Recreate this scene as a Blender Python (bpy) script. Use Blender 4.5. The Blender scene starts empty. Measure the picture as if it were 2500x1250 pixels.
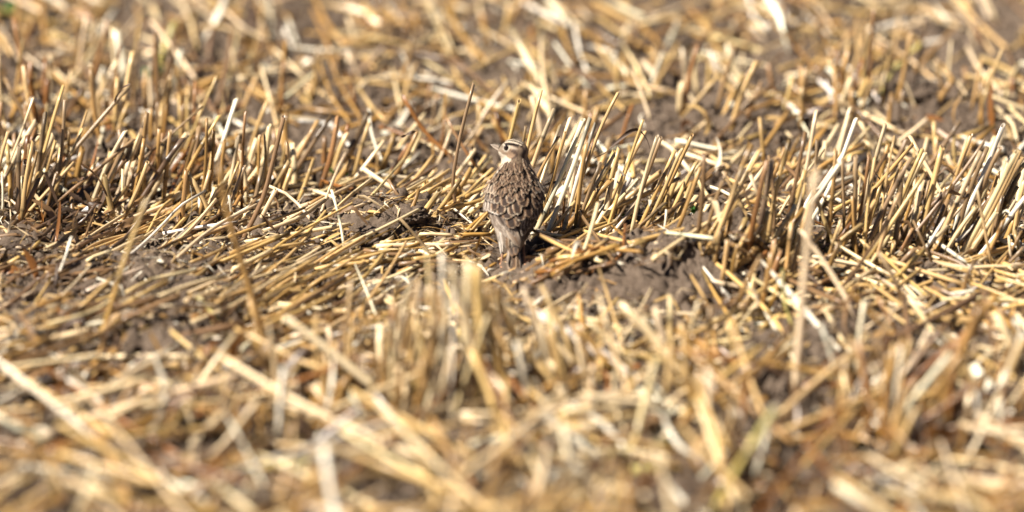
import bpy, math, random
import numpy as np
from mathutils import Vector, Matrix, noise
from mathutils.bvhtree import BVHTree
R = math.radians
sc = bpy.context.scene
C = sc.collection

# ------------------------------------------------------------------ camera, sky, sun
DIST, PITCH, LENS = 4.0, R(20), 144.0
cam_d = bpy.data.cameras.new('camera'); cam = bpy.data.objects.new('camera', cam_d); C.objects.link(cam)
CAM = np.array([0.0, -DIST*math.cos(PITCH), DIST*math.sin(PITCH)])
cam.location = CAM; cam.rotation_euler = (R(90)-PITCH, 0, 0)
cam_d.lens = LENS; cam_d.sensor_width = 36; cam_d.clip_start = .1; cam_d.clip_end = 500
cam_d.dof.use_dof = True; cam_d.dof.focus_distance = 4.04; cam_d.dof.aperture_fstop = 1.65
cam_d.dof.aperture_blades = 9
sc.camera = cam
SUN_EL, SUN_V = R(51), Vector((-0.93, -0.37, 0)).normalized()      # horizontal direction towards the sun
to_sun = Vector((SUN_V.x*math.cos(SUN_EL), SUN_V.y*math.cos(SUN_EL), math.sin(SUN_EL)))
w = bpy.data.worlds.new('World'); sc.world = w; w.use_nodes = True
nt = w.node_tree; nt.nodes.clear()
sky = nt.nodes.new('ShaderNodeTexSky'); sky.sky_type = 'NISHITA'; sky.sun_disc = False
sky.air_density = .3; sky.dust_density = .1; sky.altitude = 200; sky.sun_elevation = SUN_EL; sky.sun_rotation = math.atan2(SUN_V.x, SUN_V.y)
bg = nt.nodes.new('ShaderNodeBackground'); bg.inputs[1].default_value = .05
wo = nt.nodes.new('ShaderNodeOutputWorld')
nt.links.new(sky.outputs[0], bg.inputs[0]); nt.links.new(bg.outputs[0], wo.inputs[0])
sd = bpy.data.lights.new('sun', 'SUN'); sd.energy = 5.0; sd.angle = R(.5); sd.color = (1, .94, .84)
sun = bpy.data.objects.new('sun', sd); C.objects.link(sun)
sun.rotation_euler = to_sun.to_track_quat('Z', 'Y').to_euler(); sun.location = (-3, 0, 5)
sc.view_settings.view_transform = 'Standard'; sc.view_settings.look = 'None'
sc.view_settings.exposure = 1.32; sc.view_settings.gamma = 1
sc.cycles.max_bounces = 6; sc.cycles.diffuse_bounces = 1; sc.cycles.glossy_bounces = 2
sc.cycles.transmission_bounces = 3

# ------------------------------------------------------------------ pixel <-> world helpers
W0 = 36/LENS
FWD = np.array([0, math.cos(PITCH), -math.sin(PITCH)]); UP = np.array([0, math.sin(PITCH), math.cos(PITCH)])
def ray(px, py):
    return FWD + np.array([1.0, 0, 0])*(px-1250)/2500*W0 + UP*(625-py)/2500*W0
def P(px, py, Y):
    """the point seen at photo pixel (px, py) that stands at depth y = Y"""
    d = ray(px, py); t = (Y-CAM[1])/d[1]; return CAM + d*t
def project(p):
    v = np.asarray(p) - CAM; z = v@FWD
    return 1250 + v[0]/z/W0*2500, 625 - (v@UP)/z/W0*2500, z

# ------------------------------------------------------------------ noise and terrain
def vnoise(x, y, seed=0):
    x = np.asarray(x, float); y = np.asarray(y, float)
    xi = np.floor(x).astype(np.int64); yi = np.floor(y).astype(np.int64)
    fx = x-xi; fy = y-yi; fx = fx*fx*(3-2*fx); fy = fy*fy*(3-2*fy)
    def h(a, b):
        n = (a*374761393 + b*668265263 + seed*974711) & 0xffffffff
        n = ((n ^ (n >> 13))*1274126177) & 0xffffffff
        n = n ^ (n >> 16)
        return (n & 0xffff)/65535.0
    a = h(xi, yi); b = h(xi+1, yi); c = h(xi, yi+1); d = h(xi+1, yi+1)
    return (a*(1-fx)+b*fx)*(1-fy) + (c*(1-fx)+d*fx)*fy - .5
MOUND_PX = [  # px, py, radius x (m), radius y (m), height (m)
    (1630, 700, .10, .08, .045), (1780, 640, .05, .05, .035), (1340, 712, .035, .04, .014), (900, 560, .060, .06, .022),
    (1020, 545, .05, .05, .014), (200, 690, .11, .07, .012), (430, 690, .06, .05, .010), (2040, 830, .09, .07, .014),
    (290, 385, .05, .04, .030), (1150, 430, .035, .03, .028), (60, 620, .06, .05, .02), (2330, 680, .07, .05, .010),
    (1720, 330, .06, .05, .03), (800, 380, .08, .07, .01), (2330, 270, .12, .12, .02), (870, 1150, .04, .04, .02), (420, 810, .05, .04, .018),
    (80, 820, .06, .04, .015),
    (640, 1090, .045, .05, -.05), (30, 950, .04, .04, -.045), (1450, 1140, .05, .05, -.045), (2250, 1090, .06, .05, -.05), (280, 920, .04, .04, -.04), (1850, 1190, .05, .05, -.04),
    (500, 1030, .03, .03, -.03), (240, 560, .05, .045, -.035), (1800, 770, .04, .03, -.03), (1000, 1180, .05, .04, -.03), (1720, 330, .03, .03, -.03), (2250, 200, .03, .03, -.03)]
def flat_hit(px, py):
    d = ray(px, py); t = -CAM[2]/d[2]; return CAM + d*t
MOUNDS = [(flat_hit(a, b)[0], flat_hit(a, b)[1], rx, ry, h) for a, b, rx, ry, h in MOUND_PX]
def H(x, y):
    z = .016*vnoise(x*3.1, y*3.1, 1) + .010*vnoise(x*9, y*9, 2) + .005*vnoise(x*27, y*27, 3)
    for mx, my, rx, ry, h in MOUNDS:
        z = z + h*np.exp(-((x-mx)/rx)**2 - ((y-my)/ry)**2)
    return z
def hit(px, py, h=0.0):
    d = ray(px, py); z = 0.0
    for _ in range(5):
        p = CAM + d*((z-CAM[2])/d[2]); z = float(H(p[0], p[1])) + h
    return p

# ------------------------------------------------------------------ materials
def nodes(m):
    m.use_nodes = True; n = m.node_tree; n.nodes.clear(); return n, n.nodes, n.links
def N(ns, t, **kw):
    a = ns.new(t)
    for k, v in kw.items(): setattr(a, k, v)
    return a
def straw_mat(name, transl=.12, rough=.34, coat=0):
    m = bpy.data.materials.new(name); n, ns, L = nodes(m)
    at = N(ns, 'ShaderNodeAttribute', attribute_name='tint'); uv = N(ns, 'ShaderNodeUVMap')
    mp = N(ns, 'ShaderNodeMapping'); mp.inputs['Scale'].default_value = (9, 22, 1); L.new(uv.outputs[0], mp.inputs[0])
    n1 = N(ns, 'ShaderNodeTexNoise'); n1.inputs['Scale'].default_value = 1.0; n1.inputs['Detail'].default_value = 4; L.new(mp.outputs[0], n1.inputs['Vector'])
    r1 = N(ns, 'ShaderNodeMapRange'); r1.inputs[1].default_value = .3; r1.inputs[2].default_value = .7; r1.inputs[3].default_value = .66; r1.inputs[4].default_value = 1.2
    L.new(n1.outputs[0], r1.inputs[0])
    mp2 = N(ns, 'ShaderNodeMapping'); mp2.inputs['Scale'].default_value = (2.5, 55, 1); L.new(uv.outputs[0], mp2.inputs[0])
    n2 = N(ns, 'ShaderNodeTexNoise'); n2.inputs['Scale'].default_value = 1.0; n2.inputs['Detail'].default_value = 5; n2.inputs['Roughness'].default_value = .65; L.new(mp2.outputs[0], n2.inputs['Vector'])
    r2 = N(ns, 'ShaderNodeMapRange'); r2.inputs[1].default_value = .56; r2.inputs[2].default_value = .74; r2.inputs[3].default_value = 0; r2.inputs[4].default_value = .42
    L.new(n2.outputs[0], r2.inputs[0])
    mul = N(ns, 'ShaderNodeVectorMath', operation='SCALE'); L.new(at.outputs['Color'], mul.inputs[0]); L.new(r1.outputs[0], mul.inputs['Scale'])
    mx = N(ns, 'ShaderNodeMix', data_type='RGBA'); L.new(r2.outputs[0], mx.inputs[0]); L.new(mul.outputs[0], mx.inputs[6]); mx.inputs[7].default_value = (.19, .115, .05, 1)
    bp = N(ns, 'ShaderNodeBump'); bp.inputs['Strength'].default_value = .35; bp.inputs['Distance'].default_value = .0006; L.new(n1.outputs[0], bp.inputs['Height'])
    pb = N(ns, 'ShaderNodeBsdfPrincipled'); pb.inputs['Roughness'].default_value = rough; pb.inputs['Specular IOR Level'].default_value = .5
    L.new(mx.outputs[2], pb.inputs['Base Color']); L.new(bp.outputs[0], pb.inputs['Normal'])
    tr = N(ns, 'ShaderNodeBsdfTranslucent'); L.new(mx.outputs[2], tr.inputs[0])
    ms = N(ns, 'ShaderNodeMixShader'); ms.inputs[0].default_value = transl
    o = N(ns, 'ShaderNodeOutputMaterial')
    L.new(pb.outputs[0], ms.inputs[1]); L.new(tr.outputs[0], ms.inputs[2]); L.new(ms.outputs[0], o.inputs[0])
    return m
def soil_mat():
    m = bpy.data.materials.new('soil'); n, ns, L = nodes(m)
    tc = N(ns, 'ShaderNodeNewGeometry')
    def nz(scale, det=6, rough=.6):
        a = N(ns, 'ShaderNodeTexNoise'); a.inputs['Scale'].default_value = scale; a.inputs['Detail'].default_value = det; a.inputs['Roughness'].default_value = rough
        L.new(tc.outputs['Position'], a.inputs['Vector']); return a
    a, b, c = nz(7), nz(110), nz(330, 5, .75)
    cr = N(ns, 'ShaderNodeValToRGB'); e = cr.color_ramp.elements
    e[0].position = .3; e[0].color = (.066, .044, .030, 1); e[1].position = .72; e[1].color = (.205, .152, .112, 1)
    mixf = N(ns, 'ShaderNodeMath', operation='ADD'); h1 = N(ns, 'ShaderNodeMath', operation='MULTIPLY'); h1.inputs[1].default_value = .5
    h2 = N(ns, 'ShaderNodeMath', operation='MULTIPLY'); h2.inputs[1].default_value = .5
    L.new(a.outputs[0], h1.inputs[0]); L.new(b.outputs[0], h2.inputs[0]); L.new(h1.outputs[0], mixf.inputs[0]); L.new(h2.outputs[0], mixf.inputs[1]); L.new(mixf.outputs[0], cr.inputs[0])
    b1 = N(ns, 'ShaderNodeBump'); b1.inputs['Strength'].default_value = .8; b1.inputs['Distance'].default_value = .0035; L.new(b.outputs[0], b1.inputs['Height'])
    b2 = N(ns, 'ShaderNodeBump'); b2.inputs['Strength'].default_value = .8; b2.inputs['Distance'].default_value = .0045; L.new(c.outputs[0], b2.inputs['Height']); L.new(b1.outputs[0], b2.inputs['Normal'])
    pb = N(ns, 'ShaderNodeBsdfPrincipled'); pb.inputs['Roughness'].default_value = .95; pb.inputs['Specular IOR Level'].default_value = .15
    L.new(cr.outputs[0], pb.inputs['Base Color']); L.new(b2.outputs[0], pb.inputs['Normal'])
    o = N(ns, 'ShaderNodeOutputMaterial'); L.new(pb.outputs[0], o.inputs[0]); return m
def tint_mat(name, rough=.8, spec=.2, transl=0, bump=0):
    m = bpy.data.materials.new(name); n, ns, L = nodes(m)
    at = N(ns, 'ShaderNodeAttribute', attribute_name='tint')
    g = N(ns, 'ShaderNodeNewGeometry'); nz = N(ns, 'ShaderNodeTexNoise'); nz.inputs['Scale'].default_value = 900; nz.inputs['Detail'].default_value = 3
    L.new(g.outputs['Position'], nz.inputs['Vector'])
    mr = N(ns, 'ShaderNodeMapRange'); mr.inputs[3].default_value = .78; mr.inputs[4].default_value = 1.22; L.new(nz.outputs[0], mr.inputs[0])
    sc_ = N(ns, 'ShaderNodeVectorMath', operation='SCALE'); L.new(at.outputs['Color'], sc_.inputs[0]); L.new(mr.outputs[0], sc_.inputs['Scale'])
    pb = N(ns, 'ShaderNodeBsdfPrincipled'); pb.inputs['Roughness'].default_value = rough; pb.inputs['Specular IOR Level'].default_value = spec
    L.new(sc_.outputs[0], pb.inputs['Base Color'])
    if bump:
        bp = N(ns, 'ShaderNodeBump'); bp.inputs['Strength'].default_value = bump; bp.inputs['Distance'].default_value = .0005; L.new(nz.outputs[0], bp.inputs['Height']); L.new(bp.outputs[0], pb.inputs['Normal'])
    o = N(ns, 'ShaderNodeOutputMaterial')
    if transl:
        tr = N(ns, 'ShaderNodeBsdfTranslucent'); L.new(sc_.outputs[0], tr.inputs[0]); ms = N(ns, 'ShaderNodeMixShader'); ms.inputs[0].default_value = transl
        L.new(pb.outputs[0], ms.inputs[1]); L.new(tr.outputs[0], ms.inputs[2]); L.new(ms.outputs[0], o.inputs[0])
    else: L.new(pb.outputs[0], o.inputs[0])
    return m
M_STRAW = straw_mat('straw'); M_LEAF = straw_mat('dry_leaf', .35, .5); M_SOIL = soil_mat()
M_GREEN = tint_mat('green_leaf', .5, .4, .3); M_PLUM = tint_mat('plumage', .75, .2, 0, .5); M_BILL = tint_mat('bill', .45, .4); M_SKIN = tint_mat('leg_skin', .5, .4)
M_EYE = bpy.data.materials.new('eye'); M_EYE.use_nodes = True
pe = M_EYE.node_tree.nodes['Principled BSDF']; pe.inputs['Base Color'].default_value = (.012, .006, .004, 1); pe.inputs['Roughness'].default_value = .08

# ------------------------------------------------------------------ mesh helpers
class MB:
    def __init__(s): s.v = []; s.f = []; s.uv = []; s.c = []; s.n = 0
    def add(s, v, f, uv, c):
        s.v.append(np.asarray(v, float)); s.f += [[i+s.n for i in q] for q in f]; s.uv.append(np.asarray(uv, float)); s.c.append(np.asarray(c, float)); s.n += len(v)
    def mesh(s, name, mat, origin=(0, 0, 0), smooth=True):
        me = bpy.data.meshes.new(name)
        v = np.vstack(s.v) - np.array(origin); uv = np.vstack(s.uv); c = np.vstack(s.c)
        me.from_pydata(v.tolist(), [], s.f)
        a = me.color_attributes.new('tint', 'FLOAT_COLOR', 'POINT')
        a.data.foreach_set('color', np.hstack([np.clip(c, 0, 1), np.ones((len(c), 1))]).astype(np.float32).ravel())
        u = me.uv_layers.new(name='UVMap'); li = np.empty(len(me.loops), np.int32); me.loops.foreach_get('vertex_index', li)
        u.data.foreach_set('uv', uv[li].astype(np.float32).ravel())
        if smooth: me.polygons.foreach_set('use_smooth', np.ones(len(me.polygons), bool))
        me.materials.append(mat); me.update(); return me
    def obj(s, name, mat, origin=(0, 0, 0), parent=None, smooth=True):
        o = bpy.data.objects.new(name, s.mesh(name, mat, origin, smooth)); C.objects.link(o)
        if parent is None: o.location = origin
        else: o.parent = parent
        return o
def tag(o, label=None, cat=None, group=None, kind=None):
    if label: o['label'] = label
    if cat: o['category'] = cat
    if group: o['group'] = group
    if kind: o['kind'] = kind
    return o

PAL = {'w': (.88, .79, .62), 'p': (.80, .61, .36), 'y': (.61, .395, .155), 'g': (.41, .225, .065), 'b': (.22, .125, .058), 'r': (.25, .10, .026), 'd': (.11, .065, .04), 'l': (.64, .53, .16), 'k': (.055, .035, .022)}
CNAME = {'w': 'bleached white', 'p': 'pale cream', 'y': 'straw yellow', 'g': 'golden', 'b': 'dull brown', 'r': 'rusty brown', 'd': 'dark brown', 'l': 'greenish yellow', 'k': 'blackened'}

def frames(pts):
    pts = np.asarray(pts, float); t = np.gradient(pts, axis=0); t /= np.linalg.norm(t, axis=1)[:, None]+1e-12
    ref = np.array([0, 1, 0.0]) if abs(t[0][1]) < .8 else np.array([1, 0, 0.0])
    n = np.cross(t, ref); n /= np.linalg.norm(n, axis=1)[:, None]+1e-12; b = np.cross(t, n)
    return pts, t, n, b
def resample(pts, n):
    pts = np.asarray(pts, float); s = np.r_[0, np.cumsum(np.linalg.norm(np.diff(pts, axis=0), axis=1))]
    if len(pts) > 2:   # soften the corners
        q = np.linspace(0, s[-1], 24); c = np.stack([np.interp(q, s, pts[:, i]) for i in range(3)], 1)
        for _ in range(3): c[1:-1] = (c[:-2]+c[1:-1]*2+c[2:])/4
        pts, s = c, q
    q = np.linspace(0, s[-1], n); return np.stack([np.interp(q, s, pts[:, i]) for i in range(3)], 1), s[-1]
def straw(mb, rng, pts, r, col, sides=8, standing=True, hollow=True, frac=None):
    """one cut straw: tapering ribbed tube with a swollen node, ragged hollow ends"""
    L0 = np.linalg.norm(np.diff(np.asarray(pts), axis=0), axis=1).sum()
    n = max(4, min(12, int(L0/.018)+2))
    c, L = resample(pts, n)
    bend = np.array([rng.gauss(0, 1), rng.gauss(0, 1), rng.gauss(0, .6)])*L*.018
    u = np.linspace(0, 1, n); c = c + np.sin(u*math.pi)[:, None]*bend
    # insert the node rings
    node = None
    if rng.random() < (.5 if standing else .45) and L > .05:
        node = rng.uniform(.12, .85); k = np.array([-.02, -.006, .006, .02])*(.09/max(L, .05))*1.2+node
        u2 = np.sort(np.r_[u, k]); kink = np.array([rng.gauss(0, .08), rng.gauss(0, .05), 0])*L*.35
        c = np.stack([np.interp(u2, u, c[:, i]) for i in range(3)], 1) + np.maximum(0, u2-node)[:, None]*kink; u = u2
    c, t, nn, bb = frames(c); m = len(c)
    rad = r*(1 - .16*u) * (1+.03*np.array([rng.gauss(0, 1) for _ in range(m)]))
    if node is not None: rad = rad*(1+.22*np.exp(-((u-node)/(.011*.09/max(L, .05)*1.5))**2))
    flat = rng.uniform(.72, 1.0) if standing else rng.uniform(.5, .98)
    ph = rng.uniform(0, 6.28); ang = np.arange(sides)/sides*2*math.pi + ph
    ca, sa = np.cos(ang), np.sin(ang)*flat
    ring = c[:, None, :] + rad[:, None, None]*(ca[None, :, None]*nn[:, None, :] + sa[None, :, None]*bb[:, None, :])
    # slanted, ragged cut
    for e, sg in ((m-1, 1), (0, -1)):
        sl = rng.uniform(0, 1.1)*r; a0 = rng.uniform(0, 6.28)
        off = sg*(np.cos(ang-a0)*sl + np.array([rng.uniform(-.25, .35) for _ in range(sides)])*r)
        ring[e] += off[:, None]*t[e][None, :]
    V = ring.reshape(-1, 3); F = []
    for i in range(m-1):
        for j in range(sides):
            k = (j+1) % sides; F.append((i*sides+j, i*sides+k, (i+1)*sides+k, (i+1)*sides+j))
    base = np.array(PAL[col] if isinstance(col, str) else col)
    jit = 1+.10*rng.gauss(0, 1); base = base*jit*np.array([1, 1+rng.gauss(0, .018), 1+rng.gauss(0, .07)])
    colr = base[None, :]*np.ones((m, 1))
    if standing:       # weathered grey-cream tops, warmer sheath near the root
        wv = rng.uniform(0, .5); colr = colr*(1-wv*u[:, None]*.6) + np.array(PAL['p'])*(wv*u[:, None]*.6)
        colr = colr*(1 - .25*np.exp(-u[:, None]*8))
    if node is not None:
        g = np.exp(-((u-node)/(.02*.09/max(L, .05)*1.6))**2)[:, None]; colr = colr*(1-g*.72)
        if rng.random() < .5: colr = np.where(u[:, None] < node, colr*np.array([.86, .78, .66]), colr)
    if rng.random() < .28: colr[-2:] *= rng.uniform(.35, .75)
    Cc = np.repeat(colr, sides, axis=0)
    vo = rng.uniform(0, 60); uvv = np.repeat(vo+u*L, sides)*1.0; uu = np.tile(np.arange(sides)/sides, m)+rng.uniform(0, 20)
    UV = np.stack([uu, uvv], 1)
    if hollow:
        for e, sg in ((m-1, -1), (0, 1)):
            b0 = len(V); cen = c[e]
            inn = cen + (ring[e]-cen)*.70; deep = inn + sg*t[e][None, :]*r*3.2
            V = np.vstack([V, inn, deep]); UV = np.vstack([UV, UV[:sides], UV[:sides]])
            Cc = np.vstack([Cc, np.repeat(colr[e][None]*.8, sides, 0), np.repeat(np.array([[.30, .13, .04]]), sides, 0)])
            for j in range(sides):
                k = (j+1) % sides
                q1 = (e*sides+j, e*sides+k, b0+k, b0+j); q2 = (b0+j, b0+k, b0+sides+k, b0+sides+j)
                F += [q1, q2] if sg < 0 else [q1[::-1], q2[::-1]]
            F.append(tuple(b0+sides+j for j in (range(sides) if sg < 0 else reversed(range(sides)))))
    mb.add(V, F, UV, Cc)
def ribbon(mb, rng, pts, wd, col, twist=1.0, n=None, cup=.25):
    """dry leaf blade or split straw strip"""
    L0 = np.linalg.norm(np.diff(np.asarray(pts), axis=0), axis=1).sum()
    n = n or max(5, min(16, int(L0/.008)+3)); c, L = resample(pts, n); c, t, nn, bb = frames(c)
    u = np.linspace(0, 1, n); a = rng.uniform(0, 6.28) + twist*u*rng.uniform(.5, 2.5)
    side = nn*np.cos(a)[:, None] + bb*np.sin(a)[:, None]; up = np.cross(t, side)
    wv = wd*.5*(np.sin(np.clip(u*.9+.08, 0, 1)*math.pi)**.6*.9+.12)
    wv = wv*(1+np.array([rng.uniform(-.2, .2) for _ in range(n)]))
    V = np.stack([c-side*wv[:, None], c+up*(wv*cup)[:, None], c+side*wv[:, None]], 1).reshape(-1, 3)
    F = []
    for i in range(n-1):
        for j in range(2): F.append((i*3+j, i*3+j+1, (i+1)*3+j+1, (i+1)*3+j))
    base = np.array(PAL[col] if isinstance(col, str) else col)*(1+.12*rng.gauss(0, 1))
    Cc = np.repeat(base[None]*(1-.25*u[:, None]*rng.random()), 3, 0)
    vo = rng.uniform(0, 60); UV = np.stack([np.tile([0, .5, 1], n)+rng.uniform(0, 20), np.repeat(vo+u*L, 3)], 1)
    mb.add(V, F, UV, Cc)

# ------------------------------------------------------------------ ground sheet
def build_ground():
    rng = random.Random(5)
    def axis(a, b, step, far):
        c = list(np.arange(a, b, step)); s = step; x = a; lo = []
        while x > -far: s *= 1.22; x -= s; lo.append(x)
        s = step; x = c[-1]; hi = []
        while x < far: s *= 1.22; x += s; hi.append(x)
        return np.array(lo[::-1] + c + hi)
    xs = axis(-.72, .72, .0023, 40); ys = axis(-.85, 1.05, .0036, 40)
    X, Y = np.meshgrid(xs, ys); Z = H(X, Y)
    m = (np.abs(X) < 3) & (np.abs(Y) < 3)
    Z = np.where(m, Z, 0)
    Z += np.where(m, .007*np.abs(vnoise(X*34, Y*34, 8)) + .004*vnoise(X*80, Y*80, 5) + .008*vnoise(X*190, Y*190, 6) + .004*vnoise(X*400, Y*270, 7), 0)
    cr = np.zeros_like(Z)
    for _ in range(52000):       # crumbs of soil
        x = rng.uniform(-.72, .72); y = rng.uniform(-.85, 1.05); r = .0019+.0022*rng.random()+.0060*rng.random()**9
        i0, i1 = np.searchsorted(xs, [x-r, x+r]); j0, j1 = np.searchsorted(ys, [y-r, y+r])
        if i1 <= i0 or j1 <= j0: continue
        d = ((xs[i0:i1]-x)/r)**2; e = ((ys[j0:j1]-y)/r)**2; q = 1-(d[None, :]+e[:, None])
        cr[j0:j1, i0:i1] = np.maximum(cr[j0:j1, i0:i1], np.sqrt(np.clip(q, 0, 1))*r*1.15)
    Z += cr
    ny, nx = Z.shape; v = np.stack([X, Y, Z], 2).reshape(-1, 3)
    idx = np.arange(nx*ny).reshape(ny, nx)
    f = np.stack([idx[:-1, :-1], idx[:-1, 1:], idx[1:, 1:], idx[1:, :-1]], 2).reshape(-1, 4)
    me = bpy.data.meshes.new('ground'); me.vertices.add(len(v)); me.vertices.foreach_set('co', v.astype(np.float32).ravel())
    me.loops.add(f.size); me.loops.foreach_set('vertex_index', f.astype(np.int32).ravel())
    me.polygons.add(len(f)); me.polygons.foreach_set('loop_start', np.arange(0, f.size, 4, dtype=np.int32))
    me.polygons.foreach_set('use_smooth', np.ones(len(f), bool))
    me.update(calc_edges=True); me.materials.append(M_SOIL)
    o = bpy.data.objects.new('ground', me); C.objects.link(o); tag(o, 'dry grey brown crumbly soil of the stubble field', kind='structure')
build_ground()

# ------------------------------------------------------------------ clods
CLODS = [  # px, py, radius px, squash, label
    (1585, 668, 62, .85, 'round knobbly soil clod with a dark shaded side, below right of the bird'),
    (1762, 640, 70, .7, 'broad grey soil clod against the left foot of the tuft right of the bird'),
    (1685, 700, 84, .6, 'low wide soil clod between the round knobbly clod and the right tuft'),
    (1338, 700, 60, .6, 'crumbly soil clod just below right of the bird tail'),
    (1150, 402, 40, .8, 'dark rough clod caught among stalks left of the bird head'),
    (286, 352, 44, .75, 'dark clod held up in the stalks at upper left'),
    (900, 545, 84, .45, 'flat pale soil clod in the clearing left of the bird'),
    (1005, 512, 42, .6, 'small soil clod behind the flat pale clod left of the bird'),
    (40, 590, 48, .6, 'grey clod behind the bundle of brown straws at left edge'),
    (190, 650, 62, .5, 'low clod between the brown straw bundle and the white upright straw'),
    (432, 690, 78, .45, 'wide low clod in the soil strip at lower left'),
    (230, 690, 50, .45, 'crumbled clod crossed by a slanting yellow straw at lower left'),
    (95, 810, 46, .6, 'blurred clod near the left edge under the soil strip'),
    (400, 792, 46, .7, 'blurred dark clod above the long tan foreground straw'),
    (2010, 805, 56, .55, 'grey clod behind the tall blurred pale stalk'),
    (1880, 820, 44, .5, 'low grey clod left of the tall blurred pale stalk'),
    (2160, 830, 42, .5, 'small grey clod right of the tall blurred pale stalk'),
    (2300, 715, 38, .6, 'little clod among crossing straws at right'),
    (2385, 790, 44, .6, 'grey clod near the lower right tuft'),
    (1700, 290, 60, .7, 'blurred dark clod behind the sharp row right of the bird'),
    (1740, 245, 42, .7, 'blurred small clod at upper right with a white chip beside it'),
    (866, 1140, 36, .9, 'round dark blurred clod near the bottom edge'),
    (2250, 220, 60, .5, 'broad blurred clod in the bare patch at upper right'),
    (820, 350, 54, .5, 'blurred grey clod behind the stubble left of the bird'),
    (1960, 980, 50, .6, 'heavily blurred grey clod at lower right'),
    (1640, 590, 34, .55, 'small crumb clod behind the round knobbly clod'),
    (2030, 650, 34, .6, 'small dark clod at the foot of the right row'),
]
def clod(px, py, rp, sq, label, seed):
    p = hit(px, py+rp*.35); d = np.linalg.norm(p-CAM); r = rp/2500*W0*d*.9
    bm_v = []; import bmesh
    bm = bmesh.new(); bmesh.ops.create_icosphere(bm, subdivisions=5, radius=1)
    off = Vector((seed*7.13, seed*3.7, 0))
    for v in bm.verts:
        n = v.co.normalized(); k = 1 + .42*noise.fractal(n*1.3+off, 1.0, 2.0, 3)
        k += .16*abs(noise.noise(n*3.7+off)) + .10*noise.fractal(n*8+off, .8, 2.1, 4)
        cell = noise.voronoi(n*5.5+off)[0]; k += .08*(cell[1]-cell[0]) - .03; cell = noise.voronoi(n*13+off)[0]; k += .13*(cell[1]-cell[0]) + .07*noise.fractal(n*19+off, .7, 2.2, 3)
        v.co = n*k*r; v.co.z *= sq
    me = bpy.data.meshes.new('soil_clod'); bm.to_mesh(me); bm.free(); me.materials.append(M_SOIL)
    me.polygons.foreach_set('use_smooth', np.ones(len(me.polygons), bool))
    o = bpy.data.objects.new('soil_clod', me); C.objects.link(o); o.location = (p[0], p[1], p[2]+r*sq*.25); o.rotation_euler = (0, 0, seed)
    tag(o, label, 'soil clod', 'clods of dry soil')
for i, c_ in enumerate(CLODS): clod(*c_, i+1)

# ------------------------------------------------------------------ traced straws (crop coordinates of the photograph -> pixels)
SPECS = []
def spec(pts, wpx, col, k, kind, src, leaf=False, hbase=0.0, rng=random):
    """pts: photo pixels from the end that touches the ground to the free end; k: 0 stands in its own depth plane, 1 lies flat"""
    if src != 'traced':      # the photograph shows the bird nearly unhidden
        for i in range(len(pts)-1):
            for t in np.linspace(0, 1, 12):
                x = pts[i][0]+(pts[i+1][0]-pts[i][0])*t; y = pts[i][1]+(pts[i+1][1]-pts[i][1])*t
                if 1205 < x < 1305 and 575 < y < 690 or 1180 < x < 1222 and 330 < y < 410: return
                if pts[0][1] > 630 and 1175 < x < 1340 and 330 < y < 600: return
    p0 = hit(*pts[0], hbase); out = [p0]
    for q in pts[1:]:
        g = hit(q[0], q[1], hbase); Y = p0[1] + k*(g[1]-p0[1]); out.append(P(q[0], q[1], Y))
    # a lying straw must not dive below the soil
    out = [np.array([a[0], a[1], max(a[2], float(H(a[0], a[1]))+.001)]) for a in out]
    d = (p0-CAM)@FWD; r = wpx/2500*W0*d*.5
    SPECS.append(dict(pts=out, r=r, col=col, k=k, kind=kind, src=src, leaf=leaf,
                      px=pts, area=wpx*sum(math.dist(pts[i], pts[i+1]) for i in range(len(pts)-1))))
def row_base(x): return 512 if x < 760 else 545 if x < 1250 else 582 if x < 1740 else 625
def T(crop, rows, ext=False):
    ox, oy, s = crop
    for row in rows:
        *xy, wd, col, k = row
        pts = [(ox+xy[i]/s, oy+xy[i+1]/s) for i in range(0, len(xy), 2)]
        kind = 'stub' if k <= .25 else 'loose'
        pts2 = list(pts)
        if ext and kind == 'stub' and pts[0][1] < row_base(pts[0][0])-12:      # the root is hidden: carry it down to the row it grows in
            a, b = pts[0], pts[1]; yb = row_base(a[0])+random.Random(int(a[0])).uniform(-16, 14); q = min(2.2, (yb-a[1])/max(8, a[1]-b[1]))
            pts2[0] = (a[0]+(a[0]-b[0])*q*.7, yb)
        elif kind == 'stub': # sink the root a little
            a, b = pts[0], pts[1]; dn = math.dist(a, b); pts2[0] = (a[0]+(a[0]-b[0])/dn*10, a[1]+(a[1]-b[1])/dn*10)
        spec(pts2, wd/s, col, k, kind, 'traced', hbase=0 if kind == 'stub' else .004)
A = (0, 150, 2.273); B = (600, 150, 2.273); Cc_ = (1200, 200, 2.273); D = (1800, 250, 2.083); E = (0, 600, 1.923); F_ = (1250, 600, 1.923); G = (0, 0, 2.0); Hh = (1250, 0, 2.0); PX = (0, 0, 1.0)
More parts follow.
